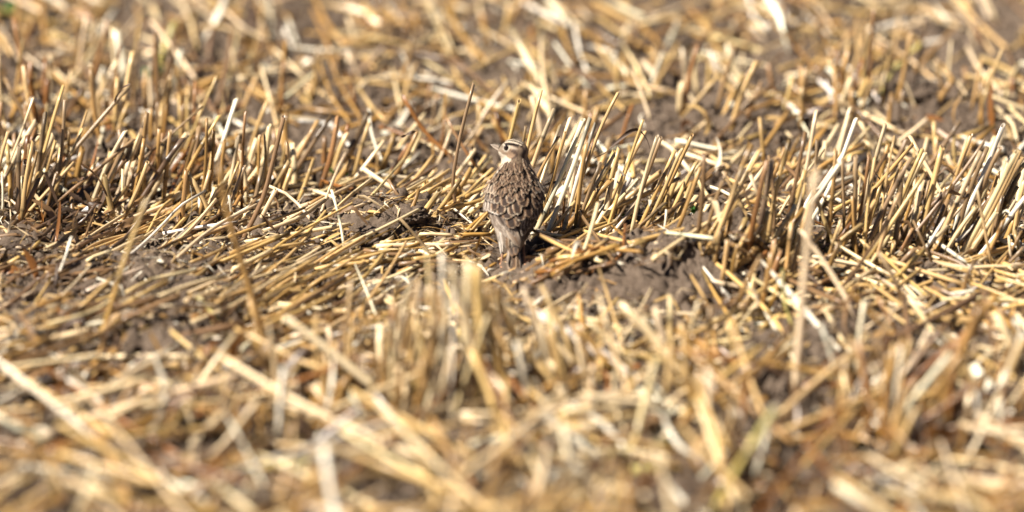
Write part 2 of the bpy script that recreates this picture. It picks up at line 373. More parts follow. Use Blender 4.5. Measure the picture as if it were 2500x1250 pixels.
T(A, [(770,720,812,285,27,'g',0),(850,700,880,375,25,'g',0),(905,780,942,385,25,'g',0),(870,620,905,400,18,'r',.1),(735,830,800,430,24,'g',0),
 (900,600,1040,400,42,'p',.1),(950,760,1080,520,1222,300,24,'y',.1),(985,760,1078,430,26,'g',.05),(1120,640,1146,320,21,'g',0),(1160,720,1190,380,20,'g',0),
 (1225,372,1305,208,26,'w',.2),(810,470,1140,250,15,'b',.2),(1225,640,1240,440,24,'g',0),(1260,720,1318,420,26,'p',0),(1325,640,1336,460,22,'b',0),(1350,460,1356,280,18,'r',0),
 (1430,740,1440,410,20,'g',0),(1452,720,1466,405,16,'y',0),(1455,720,1495,355,29,'p',0),(1340,1010,1460,760,1575,305,28,'b',.05),(1550,660,1592,450,20,'g',0),(1180,800,1290,590,26,'p',.1),
 (262,395,350,140,22,'y',.1),(325,500,360,215,23,'b',0),(225,710,460,440,715,140,25,'b',.15),(190,640,240,290,30,'b',0),(20,660,200,330,32,'p',.1),(70,450,190,200,16,'p',.1),(5,540,45,390,22,'y',0),(110,520,230,400,26,'p',.1),
 (500,800,650,540,42,'g',.1),(600,560,695,385,24,'p',0),(200,885,480,650,745,430,24,'b',.2),(720,520,775,400,20,'p',0),(365,540,500,275,18,'y',.1),(350,570,460,370,17,'y',.1),(370,520,384,385,18,'g',0),
 (80,640,110,460,20,'p',.1),(150,610,160,460,14,'y',0),(10,860,10,620,16,'w',0),(110,760,130,700,30,'b',.1),
 (430,752,635,702,13,'w',.6),(710,866,560,790,510,760,13,'y',.5),(120,897,335,870,27,'b',.8),(160,992,350,940,29,'b',.8),(360,952,455,885,26,'b',.6),(0,985,240,910,24,'b',.8),(385,1035,505,985,29,'b',.7),(0,1212,130,1190,25,'b',.9),
 (300,1250,360,1100,395,975,15,'w',.1),(670,970,720,860,20,'p',.1),(545,1080,770,940,960,830,22,'y',.6),(600,1095,760,1060,22,'b',.8),(720,1140,1070,960,20,'b',.7),(860,965,1065,740,18,'y',.4),
 (800,960,1270,820,19,'p',.7),(980,1070,1400,990,18,'w',.8),(1000,1055,1250,1010,20,'y',.8),(780,930,1000,720,20,'p',.4),(1000,900,1280,660,22,'b',.4),(930,870,1085,735,20,'y',.4),(1170,1000,1420,780,22,'b',.5),(1140,1000,1300,860,18,'w',.5),
 (1270,710,1430,640,15,'y',.5),(1370,560,1300,545,14,'w',.3),(60,880,40,760,0,762,12,'p',.4),(150,860,55,762,13,'p',.4)], ext=True)
T(B, [(1185,865,1150,700,1205,400,1265,125,21,'b',.02),(1140,640,980,380,872,192,26,'r',.1),(945,865,860,770,790,655,21,'b',.15),(1052,1112,950,980,855,870,19,'b',.15),(1265,565,1115,315,18,'r',.1),  # left-leaning stalks tinted rusty and brown; their shade is put into the colour
 (1350,525,1228,368,24,'r',.1),(1440,470,1385,272,25,'r',.1),(1345,530,1335,412,14,'b',.1),(412,715,500,320,32,'r',.05),(570,705,762,448,25,'p',.15),(350,775,800,598,21,'w',.5),(445,875,700,650,27,'p',.35),
 (850,750,1040,525,25,'y',.3),(925,700,1010,560,22,'y',.3),(960,752,1095,640,23,'y',.4),(755,770,930,620,22,'y',.4),(835,510,995,292,32,'p',.2),(885,600,968,400,28,'p',.2),(1185,725,1360,540,27,'p',.25),(1205,748,1430,590,20,'y',.3),(1200,700,1335,520,20,'y',.2),
 (1180,590,1430,578,14,'w',.9),(555,1062,855,890,19,'y',.6),(640,1085,818,975,27,'p',.5),(545,1050,480,712,16,'w',.1),(382,912,240,745,130,692,21,'p',.2),(215,948,390,800,23,'y',.4),
 (1025,928,1228,965,25,'g',.9),(1130,965,1362,995,27,'g',.9),(1080,1092,1345,1052,25,'b',.9),(860,935,1000,935,18,'b',.9),(1215,945,1372,928,29,'y',.9),(1045,1112,1330,1082,20,'b',.9),(990,1000,1140,1020,24,'p',.9),
 (62,735,75,415,20,'y',0),(92,690,98,405,18,'g',0),(100,720,127,355,27,'p',0),(188,640,225,450,18,'y',0),(205,660,398,330,26,'g',.1),(245,660,472,292,27,'b',.1),(200,300,215,0,22,'r',0),(1465,440,1520,222,28,'y',.1),
 (1000,290,1030,125,16,'b',0),(1042,390,1047,205,16,'b',0),(1090,460,1120,345,18,'p',.1),(1260,410,1460,105,26,'p',.2),(960,340,940,370,870,430,12,'d',.2),(60,1125,240,1010,20,'b',.6),(750,600,1060,560,1430,575,6,'b',.6)])
T(Cc_, [(85,330,155,105,25,'y',0),(190,390,245,180,273,52,25,'y',0),(205,460,340,150,29,'p',.05),(148,330,186,245,18,'g',0),(250,520,370,305,21,'g',.05),(305,580,410,280,18,'g',.05),(300,310,380,240,17,'p',.2),(360,470,437,195,24,'p',.05),
 (375,470,512,210,30,'w',.1),(425,470,547,200,30,'w',.1),(500,440,572,240,24,'w',.05),(540,410,632,210,702,60,21,'y',.05),(475,730,525,345,27,'g',0),(500,740,597,450,23,'b',0),(585,540,680,405,24,'p',.1),(640,680,700,560,850,280,29,'y',.1),(755,420,842,210,19,'y',0),(720,530,842,425,21,'p',.3),
 (685,595,820,490,17,'p',.3),(780,760,945,305,24,'b',0),(830,600,920,300,22,'p',.05),(865,680,1022,380,25,'y',.05),(890,700,1052,375,23,'y',.05),(965,560,1117,295,23,'g',.05),(758,885,962,670,22,'b',.2),(800,870,1075,650,29,'b',.3),
 (338,866,640,730,1050,538,27,'y',.4),(470,1095,590,670,23,'p',.1),(1035,865,1160,470,25,'g',.05),(1148,780,1180,400,27,'b',0),(890,988,1240,760,1475,615,28,'p',.35),(1192,832,1005,765,19,'p',.6),(1235,730,1310,500,23,'b',0),(1285,710,1392,465,28,'y',.05),
 (1325,620,1445,345,27,'g',.05),(1365,600,1492,375,24,'y',.05),(1320,650,1420,572,20,'y',.2),(1480,770,1560,430,36,'d',0),(1365,980,1478,790,27,'g',.05),(1445,990,1592,740,31,'y',.05),(1070,1150,1340,1098,20,'b',.7),(1300,1092,1532,1070,22,'p',.7),(1085,1250,1350,1100,23,'y',.6),
 (615,1017,400,890,300,868,215,815,25,'b',.5),(530,1122,720,970,742,790,20,'r',.3),(640,860,745,690,18,'b',.1),(395,760,410,560,16,'r',0),(560,780,640,690,20,'p',.3)], ext=True)
T(D, [(0,390,75,215,25,'g',.05),(2,425,115,240,23,'y',.05),(210,410,266,195,25,'y',0),(295,330,335,155,25,'b',.05),(342,240,400,45,21,'p',.05),(475,250,602,85,22,'w',.1),(405,380,546,250,23,'p',.2),(362,490,408,190,20,'b',0),(462,590,495,240,23,'g',0),(542,540,546,290,17,'b',0),
 (590,600,603,275,29,'b',0),(758,450,800,175,14,'y',0),(685,270,752,110,23,'p',.05),(665,440,895,210,23,'g',.2),(1010,292,885,175,23,'p',.2),(630,470,672,270,20,'r',0),(735,540,882,280,25,'b',.05),(800,560,942,240,24,'y',.05),(945,600,1047,230,35,'y',.05),(1045,620,1242,250,30,'p',.05),
 (1105,760,1180,520,1272,230,26,'b',.05),(1110,320,1190,165,23,'g',.05),(1245,270,1357,115,28,'w',.1),(1030,430,1247,195,21,'b',.1),(1130,800,1265,560,1422,250,31,'p',.05),(1280,520,1432,250,29,'y',.05),(1195,620,1332,230,27,'b',0),(1345,740,1422,560,35,'g',.05),
 (185,645,400,500,612,385,25,'b',.3),(518,805,592,490,25,'g',.05),(640,1158,480,880,325,650,26,'p',.15),(872,1082,800,900,720,765,25,'b',.1),(817,1192,710,990,23,'r',.1),(1133,1033,1207,800,25,'g',.1),(1320,952,1130,820,920,740,25,'b',.5),(1022,1212,880,1000,31,'p',.2),
 (690,992,942,760,31,'y',.4),(1080,832,1380,735,25,'y',.6),(970,880,1290,965,24,'b',.9),(590,700,760,590,29,'p',.6),(640,782,880,702,19,'b',.7),(300,1170,262,1080,228,850,18,'l',.1),(440,1045,640,760,770,600,24,'b',.3),(90,860,215,640,36,'g',.05),(10,780,110,610,28,'y',.05),(125,650,205,530,28,'p',.05),
 (220,620,300,520,26,'p',.05),(270,560,345,345,26,'y',.05),(95,520,150,300,30,'r',0),(600,980,900,940,24,'p',.8),(860,960,1100,870,24,'y',.7),(1000,1010,1120,950,26,'g',.6),(540,740,680,745,18,'w',.9),(1000,845,890,600,14,'b',.1),(1290,720,1350,480,22,'b',0),(1410,640,1456,400,26,'y',0)], ext=True)
T(E, [(60,962,600,770,1160,612,62,'p',.6),(180,985,560,1050,48,'w',.8),(1050,1052,1560,1010,58,'l',.8),(0,610,600,470,1150,365,46,'b',.7),(0,500,420,400,42,'p',.7),(760,885,1200,845,46,'y',.7),(345,325,560,120,22,'y',.3),(1500,745,1570,680,26,'w',.5),(0,770,240,735,34,'y',.8),(850,350,900,220,20,'g',.1),(1030,370,930,240,30,'l',.2)])
T(PX, [(248,830,300,640,352,490,14,'y',.0),(652,860,625,755,560,540,535,405,17,'g',.0),(1942,960,1949,850,1975,560,1990,420,20,'p',.0),(1572,940,1420,830,1297,760,27,'w',.3),(1690,945,1600,830,1515,740,23,'p',.2),(1490,1108,1635,1082,28,'l',.6),(1735,1262,1830,1110,1892,1000,18,'l',.1),
 (2102,1035,2210,830,24,'g',.1),(2484,925,2465,830,2435,770,24,'p',.1),(1692,1022,1560,958,32,'w',.6),(2428,962,2375,900,36,'w',.4),(1820,900,1650,800,22,'g',.4),(1540,1150,1640,1140,28,'l',.8),(2060,1210,2250,1120,30,'p',.6),(2290,1010,2400,740,26,'g',.0),(2330,880,2430,720,22,'g',.0),
 (1310,925,1250,790,1205,700,24,'g',0),(1000,940,985,800,960,740,16,'g',0),(1130,1000,1145,640,24,'p',0),(1160,1000,1170,650,26,'y',0),(1190,1000,1100,650,22,'p',0),(1090,990,1050,700,20,'y',0),(1220,990,1165,660,22,'w',0),(1245,1000,1190,690,20,'g',0)])
T(PX, [(1209,643,1278,597,9,'g',.2),(1180,662,1209,643,9,'g',.6),(1225,640,1270,650,7,'p',.9),(1275,690,1365,640,12,'b',.5),(1268,672,1390,600,13,'b',.5),(1290,690,1420,622,12,'r',.5),(1190,690,1262,655,10,'y',.7),(1150,700,1240,668,12,'p',.7),(1295,618,1310,600,12,'b',.5),(1230,700,1300,672,11,'g',.7),(1440,1000,1330,880,26,'p',.4),(1800,1010,1640,850,26,'g',.4),(1860,1000,1700,900,22,'p',.5),(620,1130,790,1110,30,'p',.8),(300,930,480,880,26,'y',.7),(700,960,640,850,22,'g',.1),(1660,1150,1500,1090,26,'y',.8)])  # brown straws right of the tail have shadow put into their colour
T(G, [(445,440,525,100,24,'r',.05),(790,630,760,150,26,'r',0),(810,480,850,170,18,'b',.05),(235,520,246,270,20,'p',0),(775,310,850,110,38,'l',.1),(1368,530,1395,200,23,'g',0),(1945,440,2022,160,22,'g',.05),(612,400,565,150,38,'w',.1),(860,108,1010,52,42,'w',.7),(1480,302,1640,290,40,'w',.9),(1700,292,1990,240,44,'p',.8),  # tall rusty stalks at left: backlit shade put into their colour
 (2100,130,2172,62,42,'w',.5),(1372,372,1280,320,32,'w',.6),(40,490,172,370,26,'y',.2),(420,610,572,290,24,'p',.1),(1185,560,1252,380,23,'y',.05),(380,420,420,90,20,'p',0),(860,420,880,250,24,'w',0),(620,360,655,120,18,'b',0),(700,600,705,390,22,'r',0),(900,560,1040,430,24,'y',.1),(320,600,410,420,20,'r',.05),(370,400,380,90,18,'g',0),(460,330,462,120,16,'b',0),(1060,520,1130,160,22,'b',.3)])
T(Hh, [(1752,520,1765,50,20,'r',0),(1180,148,1420,112,42,'w',.8),(1280,110,1290,0,44,'w',.2),(865,450,835,240,32,'p',.05),(820,550,830,400,36,'p',0),(905,460,885,290,26,'p',.05),(955,460,965,310,26,'y',.0),(1135,432,1045,230,40,'p',.1),(1060,302,860,250,32,'p',.8),(592,402,460,260,40,'p',.3),(202,480,100,320,0,150,42,'p',.3),
 (1605,530,1628,260,32,'g',0),(1640,590,1740,390,1860,292,25,'y',.3),(1868,335,2000,210,26,'l',.3),(2062,472,1890,410,32,'p',.8),(1308,590,1362,380,22,'y',.05),(960,730,1290,400,20,'b',.3),(1800,470,1850,360,22,'l',.2),(2480,390,2280,280,28,'p',.7),(1120,545,1060,505,42,'w',.5),(730,420,640,300,36,'p',.3),(2300,170,1900,230,34,'w',.8)])

# ------------------------------------------------------------------ grown straws: stubble rows and loose litter
rg = random.Random(11)
def pick(s): return rg.choice(s)
BARE = [(900,545,150,62),(1370,715,150,55),(1650,690,210,95),(300,680,270,52),(2080,825,280,66),(790,350,110,60),(2290,230,150,70),(1720,270,120,60),(1080,540,60,30),(60,620,60,30),(420,790,120,35),(2280,700,80,30),(1960,970,90,45),(780,60,60,40),(870,1140,50,35),(300,190,60,40),(100,1210,110,40),(1000,1220,150,40)]
def bare(x, y):
    return any(((x-a)/c)**2+((y-b)/d)**2 < 1 for a, b, c, d in BARE)
def row(n, x0, x1, y0, y1, h0, h1, lean, std, pal, w0=11, w1=16, slope=0, fan=0):
    n = int(n*.88)
    for _ in range(n):
        x = rg.uniform(x0, x1); y = rg.uniform(y0, y1)+slope*(x-x0)
        # stubble grows in little tufts
        cl = round(x/72); cr = random.Random(int(cl*131+y0*7)); coff = cr.gauss(0, 24); cle = cr.gauss(0, 9); chf = cr.uniform(.7, 1.12)
        inc = rg.random() < .8 and fan == 0
        if inc: x = cl*72 + coff + rg.gauss(0, 12)
        else: cle, chf = 0, 1
        if vnoise(x/105, y0/50, 9) < -.22 and rg.random() < .8: continue
        h = rg.uniform(h0, h1)*(.62+.42*rg.random())*chf; a = R(lean+cle+fan*(x-(x0+x1)/2)+rg.gauss(0, std))
        tip = (x+h*math.sin(a), y-h*math.cos(a)); wv = rg.uniform(w0*.65, w1*1.05)
        spec([(x, y), tip], wv, pick(pal), rg.uniform(0, .12), 'stub', 'row')
MIX = 'wpppppyyyyyggggbb'; GOLD = 'pyyyggggbbrr'; PALE = 'wwppppyyyg'
row(75, -60, 720, 470, 565, 90, 230, 18, 17, MIX)
row(26, 30, 330, 470, 560, 120, 260, 20, 16, 'ppybbbrd')
row(60, 1290, 1700, 520, 595, 90, 270, 24, 14, 'pppyyyggw')
row(24, 950, 1240, 430, 540, 90, 170, 38, 9, 'ppyyyg')
row(135, 1840, 2570, 570, 670, 110, 300, 19, 18, MIX+'bbr')
row(34, 1700, 1950, 690, 760, 150, 260, 18, 10, 'yyggggbr')
row(80, -60, 480, 300, 420, 130, 300, 3, 8, 'yyggggbbrrp', 9, 14)
row(40, 1650, 2500, 250, 330, 100, 230, 4, 16, 'yyggggbbrrp', 9, 14)
row(34, 500, 980, 400, 470, 90, 180, 10, 14, GOLD+'p', 10, 15)
row(30, 1000, 1500, 320, 440, 80, 190, 10, 18, GOLD+'pp', 9, 14)
row(50, 1780, 2560, 400, 480, 80, 170, 12, 20, GOLD+'ppp', 9, 14)
row(60, -100, 2600, 200, 280, 60, 150, 4, 22, MIX+'rr', 9, 14)
row(60, -100, 2600, 60, 140, 60, 120, 0, 26, MIX, 9, 13)
row(70, -150, 2650, -120, 0, 60, 110, 0, 26, MIX, 9, 12)
row(78, 950, 1350, 930, 1060, 210, 390, 0, 8, 'wwpppyygg', 8, 14, fan=-.065)
row(16, 1250, 1420, 930, 1010, 180, 300, -16, 8, 'wppyygg', 11, 16)
row(60, 590, 1000, 890, 1040, 130, 270, -2, 14, 'yygggppbr', 11, 16)
row(50, 1380, 1850, 880, 1080, 130, 270, -30, 16, 'wppyygg', 12, 18)
row(90, 2000, 2560, 930, 1120, 150, 300, 14, 20, 'yyggggbrpw', 12, 18)
row(30, -80, 620, 930, 1080, 80, 190, 8, 28, GOLD+'p', 12, 18)
row(80, -150, 2650, 1220, 1420, 120, 240, 10, 34, GOLD+'pp', 12, 18)
row(60, -200, 2700, 1450, 1650, 120, 220, 10, 30, MIX, 12, 18)
def litter(n, x0, y0, x1, y1, ang, std, l0, l1, pal, w0=9, w1=16, k0=.55, k1=1.0, alt=None, keep=.12):
    for _ in range(n):
        x = rg.uniform(x0, x1); y = rg.uniform(y0, y1)
        if bare(x, y) and rg.random() > keep: continue
        if (y > 850 or y < 300) and float(vnoise(x/(190 if y > 850 else 140), y/(75 if y > 850 else 45), 12)) < (-.12 if y > 850 else -.2) and rg.random() < .8: continue
        a = ang if alt is None or rg.random() < .6 else alt
        a = R(a+rg.gauss(0, std)); l = rg.uniform(l0, l1)*(.6+.4*rg.random()); dx, dy = math.cos(a)*l/2, -math.sin(a)*l/2
        p, q = (x-dx, y-dy), (x+dx, y+dy)
        if p[1] < q[1]: p, q = q, p
        leaf = rg.random() < .10; pq = [p, q]
        if rg.random() < .28: t = rg.uniform(.3, .7); pq = [p, (p[0]+(q[0]-p[0])*t+rg.gauss(0, l*.05), p[1]+(q[1]-p[1])*t+rg.gauss(0, l*.07)), q]
        spec(pq, rg.uniform(w0, w1), pick(pal), rg.uniform(k0, k1), 'loose', 'litter', leaf=leaf, hbase=rg.uniform(.002, .016) if y0 < 800 else rg.uniform(.002, .04))
litter(190, 230, 440, 1010, 735, 28, 11, 110, 300, 'wppppyyyyb', 8, 13)
litter(40, 100, 690, 900, 760, 24, 12, 130, 330, 'ppyybb', 8, 13, .6, .9)
litter(55, -60, 560, 250, 680, 18, 12, 70, 190, 'bbbbyp', 9, 14, keep=.4)
litter(60, 930, 560, 1230, 660, 4, 9, 90, 230, 'yyggppb', 9, 13)
litter(50, 980, 420, 1260, 545, 36, 10, 70, 160, 'ppyyyg', 9, 13, .3, .7)
litter(80, 1290, 540, 1820, 650, 24, 18, 80, 260, 'wppyyygb', 8, 13, alt=-20)
litter(46, 1280, 600, 1480, 680, 28, 10, 90, 190, 'bbrgy', 10, 14, .5, .9, keep=.5)  # browner straws stand in for the shadow beside the bird
litter(190, 1800, 600, 2560, 780, 22, 14, 90, 300, 'wppyyybb', 9, 14, alt=-28)
litter(44, 1250, 700, 1900, 860, 30, 18, 90, 260, 'ppyyb', 8, 13, alt=-35)
litter(130, 900, 745, 2600, 900, 15, 30, 100, 320, 'wpppyyygb', 9, 15, alt=-30)
litter(110, -80, 740, 950, 880, 20, 18, 120, 360, 'wppyyggb', 10, 15)
litter(170, -150, 850, 1250, 1330, 14, 15, 220, 620, 'wpppyyyygggbbr', 10, 20, .4, .9, alt=-20, keep=.2)
litter(230, 1150, 850, 2650, 1330, 20, 28, 190, 480, 'ppppyyyygggbbr', 10, 19, .35, .9, alt=-32, keep=.2)
litter(190, -150, 850, 2650, 1330, 35, 34, 120, 330, 'wwpppyyggbrd', 10, 19, .08, .4, alt=-50, keep=.2)
def curls(n, x0, y0, x1, y1, l0, l1, pal, w0, w1):
    for _ in range(n):
        x, y = rg.uniform(x0, x1), rg.uniform(y0, y1)
        if bare(x, y) and rg.random() > .25: continue
        l = rg.uniform(l0, l1); a = rg.uniform(20, 160); cv = rg.gauss(0, 38); pts = [(x, y)]
        for i in range(4):
            x += math.cos(R(a))*l/4; y -= math.sin(R(a))*l/4; pts.append((x, y)); a += cv
        spec(pts, rg.uniform(w0, w1), pick(pal), rg.uniform(.0, .5), 'loose', 'curl', leaf=True, hbase=.003)
curls(190, -100, 830, 2600, 1330, 80, 260, 'pyggrrrbbdw', 8, 20)
curls(70, -100, 900, 2600, 1330, 50, 130, 'ddkr', 12, 24)  # dark curls put the shade of foreground hollows into colour
curls(80, 60, 420, 330, 620, 50, 130, 'kkddbr', 9, 20)  # left clump: decaying leaves, its shadow also put into their dark colour
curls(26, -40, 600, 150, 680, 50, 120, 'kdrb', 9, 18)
curls(22, 1730, 720, 1900, 800, 50, 110, 'kddbp', 6, 14); curls(40, 1880, 540, 2120, 620, 50, 110, 'kddbr', 6, 13)  # dark decayed leaves, also standing in for shade at the stalk feet
litter(26, 100, 450, 330, 580, 35, 20, 60, 150, 'ddkbb', 9, 15, .2, .6)  # dark straws in the same clump, carrying decay and shade alike
for hx, hy in ((640, 1090), (30, 950), (1450, 1140), (2250, 1090), (280, 920), (1850, 1190)): curls(9, hx-70, hy-40, hx+70, hy+30, 60, 140, 'kddbr', 12, 26)  # dark leaves in the pits stand in for the shade there
curls(60, -60, 400, 720, 620, 50, 130, 'pbbddrw', 5, 13)
curls(70, 1280, 430, 2560, 660, 50, 130, 'ppbbddyw', 4, 11)
curls(90, -100, 0, 2600, 400, 50, 150, 'pyggrrbbddw', 6, 15)
litter(260, -200, 1320, 2700, 1700, 20, 30, 110, 340, 'wpppyyyggb', 11, 18, .5, 1)
litter(170, -80, 250, 1250, 480, 25, 30, 70, 230, 'wwpppyyggbr', 9, 14, .3, .9, alt=-30)
litter(190, 1250, 250, 2600, 500, 30, 26, 70, 230, 'wwpppyyggbb', 9, 14, .3, .9, alt=-30)
litter(640, -120, -10, 2620, 260, 8, 36, 60, 240, 'wwppppyyyyyggggbbb', 7, 13, .35, 1, alt=-35)
litter(420, -300, -330, 2800, -10, 10, 38, 50, 180, 'wwppppyyyggb', 8, 13, .5, 1)
litter(650, -1500, -200, -100, 1400, 10, 30, 80, 260, 'wppyyggb', 9, 14); litter(650, 2600, -200, 4000, 1400, 10, 30, 80, 260, 'wppyyggb', 9, 14)
litter(500, -900, -520, 3400, -250, 10, 38, 50, 180, 'wwpppyyggb', 8, 13, .5, 1)
for yy in (80, 260, 400, 980, 1280): row(34, -1300, -100, yy-25, yy+25, 100, 220, 8, 16, MIX); row(34, 2600, 3800, yy-25, yy+25, 100, 220, 8, 16, MIX)
row(60, -700, -60, 480, 580, 130, 260, 12, 14, MIX); row(60, 2560, 3200, 600, 680, 130, 280, 12, 14, MIX)

# ------------------------------------------------------------------ split into individuals and the uncounted rest
def vis(s):
    x = sum(p[0] for p in s['px'])/len(s['px']); y = sum(p[1] for p in s['px'])/len(s['px'])
    s['cx'], s['cy'] = x, y
    if not (0 < x < 2500 and 0 < y < 1250): return 0
    return s['area']*(3 if s['src'] == 'traced' else 1)*(1.25 if s['kind'] == 'stub' else 1)
for s in SPECS: s['score'] = vis(s)
MAXI = {'stub': 300, 'loose': 300}
chosen = []
rest = {'stub': MB(), 'loose': MB()}
for kind in ('stub', 'loose'):
    L_ = sorted([s for s in SPECS if s['kind'] == kind], key=lambda s: -s['score'])
    chosen += L_[:MAXI[kind]]
    for i, s in enumerate(L_[MAXI[kind]:]):
        rr = random.Random(i*31+7)
        if s['leaf']: ribbon(rest[kind], rr, s['pts'], s['r']*2.2, s['col'], .8)
        else: straw(rest[kind], rr, s['pts'], s['r'], s['col'], 7, kind == 'stub', True)
def zone(s):
    x, y = s['cx'], s['cy']
    side = ('at the left edge' if x < 230 else 'at far left' if x < 480 else 'at left' if x < 760 else 'left of centre' if x < 1040 else 'beside the bird' if x < 1420 and 300 < y < 760 else 'in the middle' if x < 1420
            else 'right of centre' if x < 1700 else 'at right' if x < 1980 else 'at far right' if x < 2260 else 'at the right edge')
    band = 'top blurred band' if y < 130 else 'upper blurred band' if y < 300 else 'back of sharp row' if y < 430 else 'sharp row' if y < 560 else 'sharp strip' if y < 720 else 'soil strip' if y < 850 else 'blurred foreground' if y < 1030 else 'bottom blur'
    return band, side
def lean(s):
    (x0, y0), (x1, y1) = s['px'][0], s['px'][-1]; a = math.degrees(math.atan2(x1-x0, y0-y1))
    if s['kind'] == 'stub': return 'upright' if abs(a) < 9 else ('right-leaning' if a > 0 else 'left-leaning')
    return 'level' if abs(a) > 78 else ('steep' if abs(a) < 50 else 'slanting')+(' right-rising' if a > 0 else ' left-rising')
ORD = ['', 'first', 'second', 'third', 'fourth', 'fifth', 'sixth', 'seventh', 'eighth', 'ninth', 'tenth', 'eleventh', 'twelfth', 'thirteenth', 'fourteenth', 'fifteenth', 'sixteenth']
buckets = {}
for s in chosen:
    b, side = zone(s); key = (CNAME[s['col']], lean(s), s['kind'] if not s['leaf'] else 'strip', b, side); buckets.setdefault(key, []).append(s)
for key, L_ in buckets.items():
    L_.sort(key=lambda s: s['cx']); noun = {'stub': 'stub', 'loose': 'loose straw', 'strip': 'leaf strip'}[key[2]]
    base = f'{key[0]} {key[1]} {noun} in {key[3]} {key[4]}'
    for i, s in enumerate(L_):
        n = len(L_)
        s['label'] = base if n == 1 else base + (', left one' if n == 2 and i == 0 else ', right one' if n == 2 else f', {ORD[i+1]} from left')
def build_one(s, i):
    rr = random.Random(i*17+3); mb = MB(); o0 = tuple(s['pts'][0])
    if s['leaf']:
        ribbon(mb, rr, s['pts'], s['r']*2.2, s['col'], .8); o = mb.obj('leaf_strip', M_LEAF, o0); tag(o, s['label'], 'leaf strip', 'dry leaf strips lying in the litter'); return
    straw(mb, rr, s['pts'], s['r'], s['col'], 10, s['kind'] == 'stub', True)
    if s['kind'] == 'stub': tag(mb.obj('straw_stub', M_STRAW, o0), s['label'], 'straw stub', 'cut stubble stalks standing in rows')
    else: tag(mb.obj('loose_straw', M_STRAW, o0), s['label'], 'loose straw', 'loose cut straws lying on the soil')
    # a torn sheath or dry leaf hanging on some stalks is a part of that stalk
    if s['kind'] == 'stub' and 250 < s['cy'] < 800 and rr.random() < .33:
        st = C.objects[-1]; a = np.array(s['pts'][0]); b = np.array(s['pts'][-1]); u = rr.uniform(.15, .7); p = a+(b-a)*u; hx, hy, _ = project(p)
        if 1150 < hx < 1350 and 290 < hy < 450: return
        out = np.array([rr.gauss(0, 1), rr.gauss(0, .6), rr.uniform(-.2, .9)]); out /= np.linalg.norm(out); l = rr.uniform(.012, .04)
        q = [p, p+out*l*.5+np.array([0, 0, .006]), p+out*l+np.array([0, 0, -rr.uniform(0, .02)])]
        lm = MB(); ribbon(lm, rr, q, rr.uniform(.002, .005), rr.choice('pbbdw'), 1.5); lm.obj('leaf', M_LEAF, o0, st)
for i, s in enumerate(chosen): build_one(s, i)
tag(rest['stub'].obj('stubble', M_STRAW), 'further cut stubble stalks filling the rows', kind='stuff')
tag(rest['loose'].obj('straw_litter', M_STRAW), 'loose straw litter covering the soil', kind='stuff')

# ------------------------------------------------------------------ chaff: short split bits, fibres, husks
def chaff():
    r = random.Random(77); mb = MB()
    for i in range(7200):
        if i < 4200: x, y = r.uniform(-100, 2600), r.uniform(470, 860)
        else: x, y = r.uniform(-200, 2700), r.uniform(-150, 1400)
        if bare(x, y) and r.random() < .2 or (1205 < x < 1305 and 600 < y < 690): continue
        p = hit(x, y); a = r.uniform(0, 6.28); l = r.uniform(.006, .034)*(1 if r.random() < .8 else 1.6); z = r.uniform(.002, .012)
        d = np.array([math.cos(a), math.sin(a), r.gauss(0, .25)]); m_ = p+np.array([0, 0, z])+np.array([r.gauss(0, 1), r.gauss(0, 1), abs(r.gauss(0, .8))])*l*.18
        ribbon(mb, r, [p+np.array([0, 0, z])-d*l/2, m_, p+np.array([0, 0, z])+d*l/2], r.choice([.0006, .0009, .0013, .0022, .0032]), r.choice('wwpppyygbbbd'), 1.5, n=5)
    tag(mb.obj('chaff', M_LEAF), 'fine chaff and fibres scattered over the soil', kind='stuff')
chaff()

# ------------------------------------------------------------------ curled dark leaves, traced
def leafcurl(pts, wpx, col, label, k=.05, gd=None):
    r = random.Random(int(pts[0][0])); base = hit(*(gd or (pts[0][0], 570))); out = [P(x, y, base[1]+k*i*.004) for i, (x, y) in enumerate(pts)]
    mb = MB(); ribbon(mb, r, out, wpx*.0004, col, 2.2, n=22, cup=.5); tag(mb.obj('dried_leaf', M_LEAF, tuple(out[0])), label, 'dried leaf', 'curled dark dried leaves')
leafcurl([(1449,387),(1482,371),(1526,328),(1556,310),(1578,336),(1587,363)], 9, 'd', 'dark twisted dried leaf arching over the row right of the bird')
leafcurl([(1455,460),(1468,437),(1486,459),(1490,500)], 5, 'd', 'thin dark curled leaf hooked behind the long yellow straw')
leafcurl([(1322,456),(1350,446),(1378,438),(1400,422)], 8, 'k', 'blackish leaf blade pointing from the bird right wing')
leafcurl([(980,335),(1000,325),(1020,318)], 9, 'd', 'short dark leaf caught on a rusty stalk left of the bird')
leafcurl([(2128,408),(2150,440),(2160,475)], 6, 'k', 'thin black leaf hanging inside the right row')
leafcurl([(2232,420),(2246,455),(2262,498)], 13, 'd', 'broad brown shrivelled leaf in the right row')
leafcurl([(1980,470),(2010,474),(2036,470)], 7, 'r', 'rust brown leaf bent flat across the right tuft')
leafcurl([(318,205),(300,212),(286,232),(280,250)], 12, 'd', 'torn brown sheath hanging at the tip of the long left stalk', gd=(250,500))
leafcurl([(110,420),(130,470),(150,520),(140,560)], 12, 'd', 'dark leaf drooping inside the left clump')
leafcurl([(200,400),(240,430),(262,480)], 14, 'b', 'broad brown leaf folded inside the left clump')
leafcurl([(170,470),(210,500),(250,495)], 16, 'd', 'wide dark leaf lying low in the left clump')
leafcurl([(930,730),(650,530)] and [(636,520),(655,545),(690,580),(700,590)], 9, 'b', 'brown curved leaf below the grey node of the tall left stalk', gd=(690,600))
leafcurl([(1350,470),(1358,520),(1372,565)], 9, 'b', 'brown leaf hanging from the stubs right of the bird')
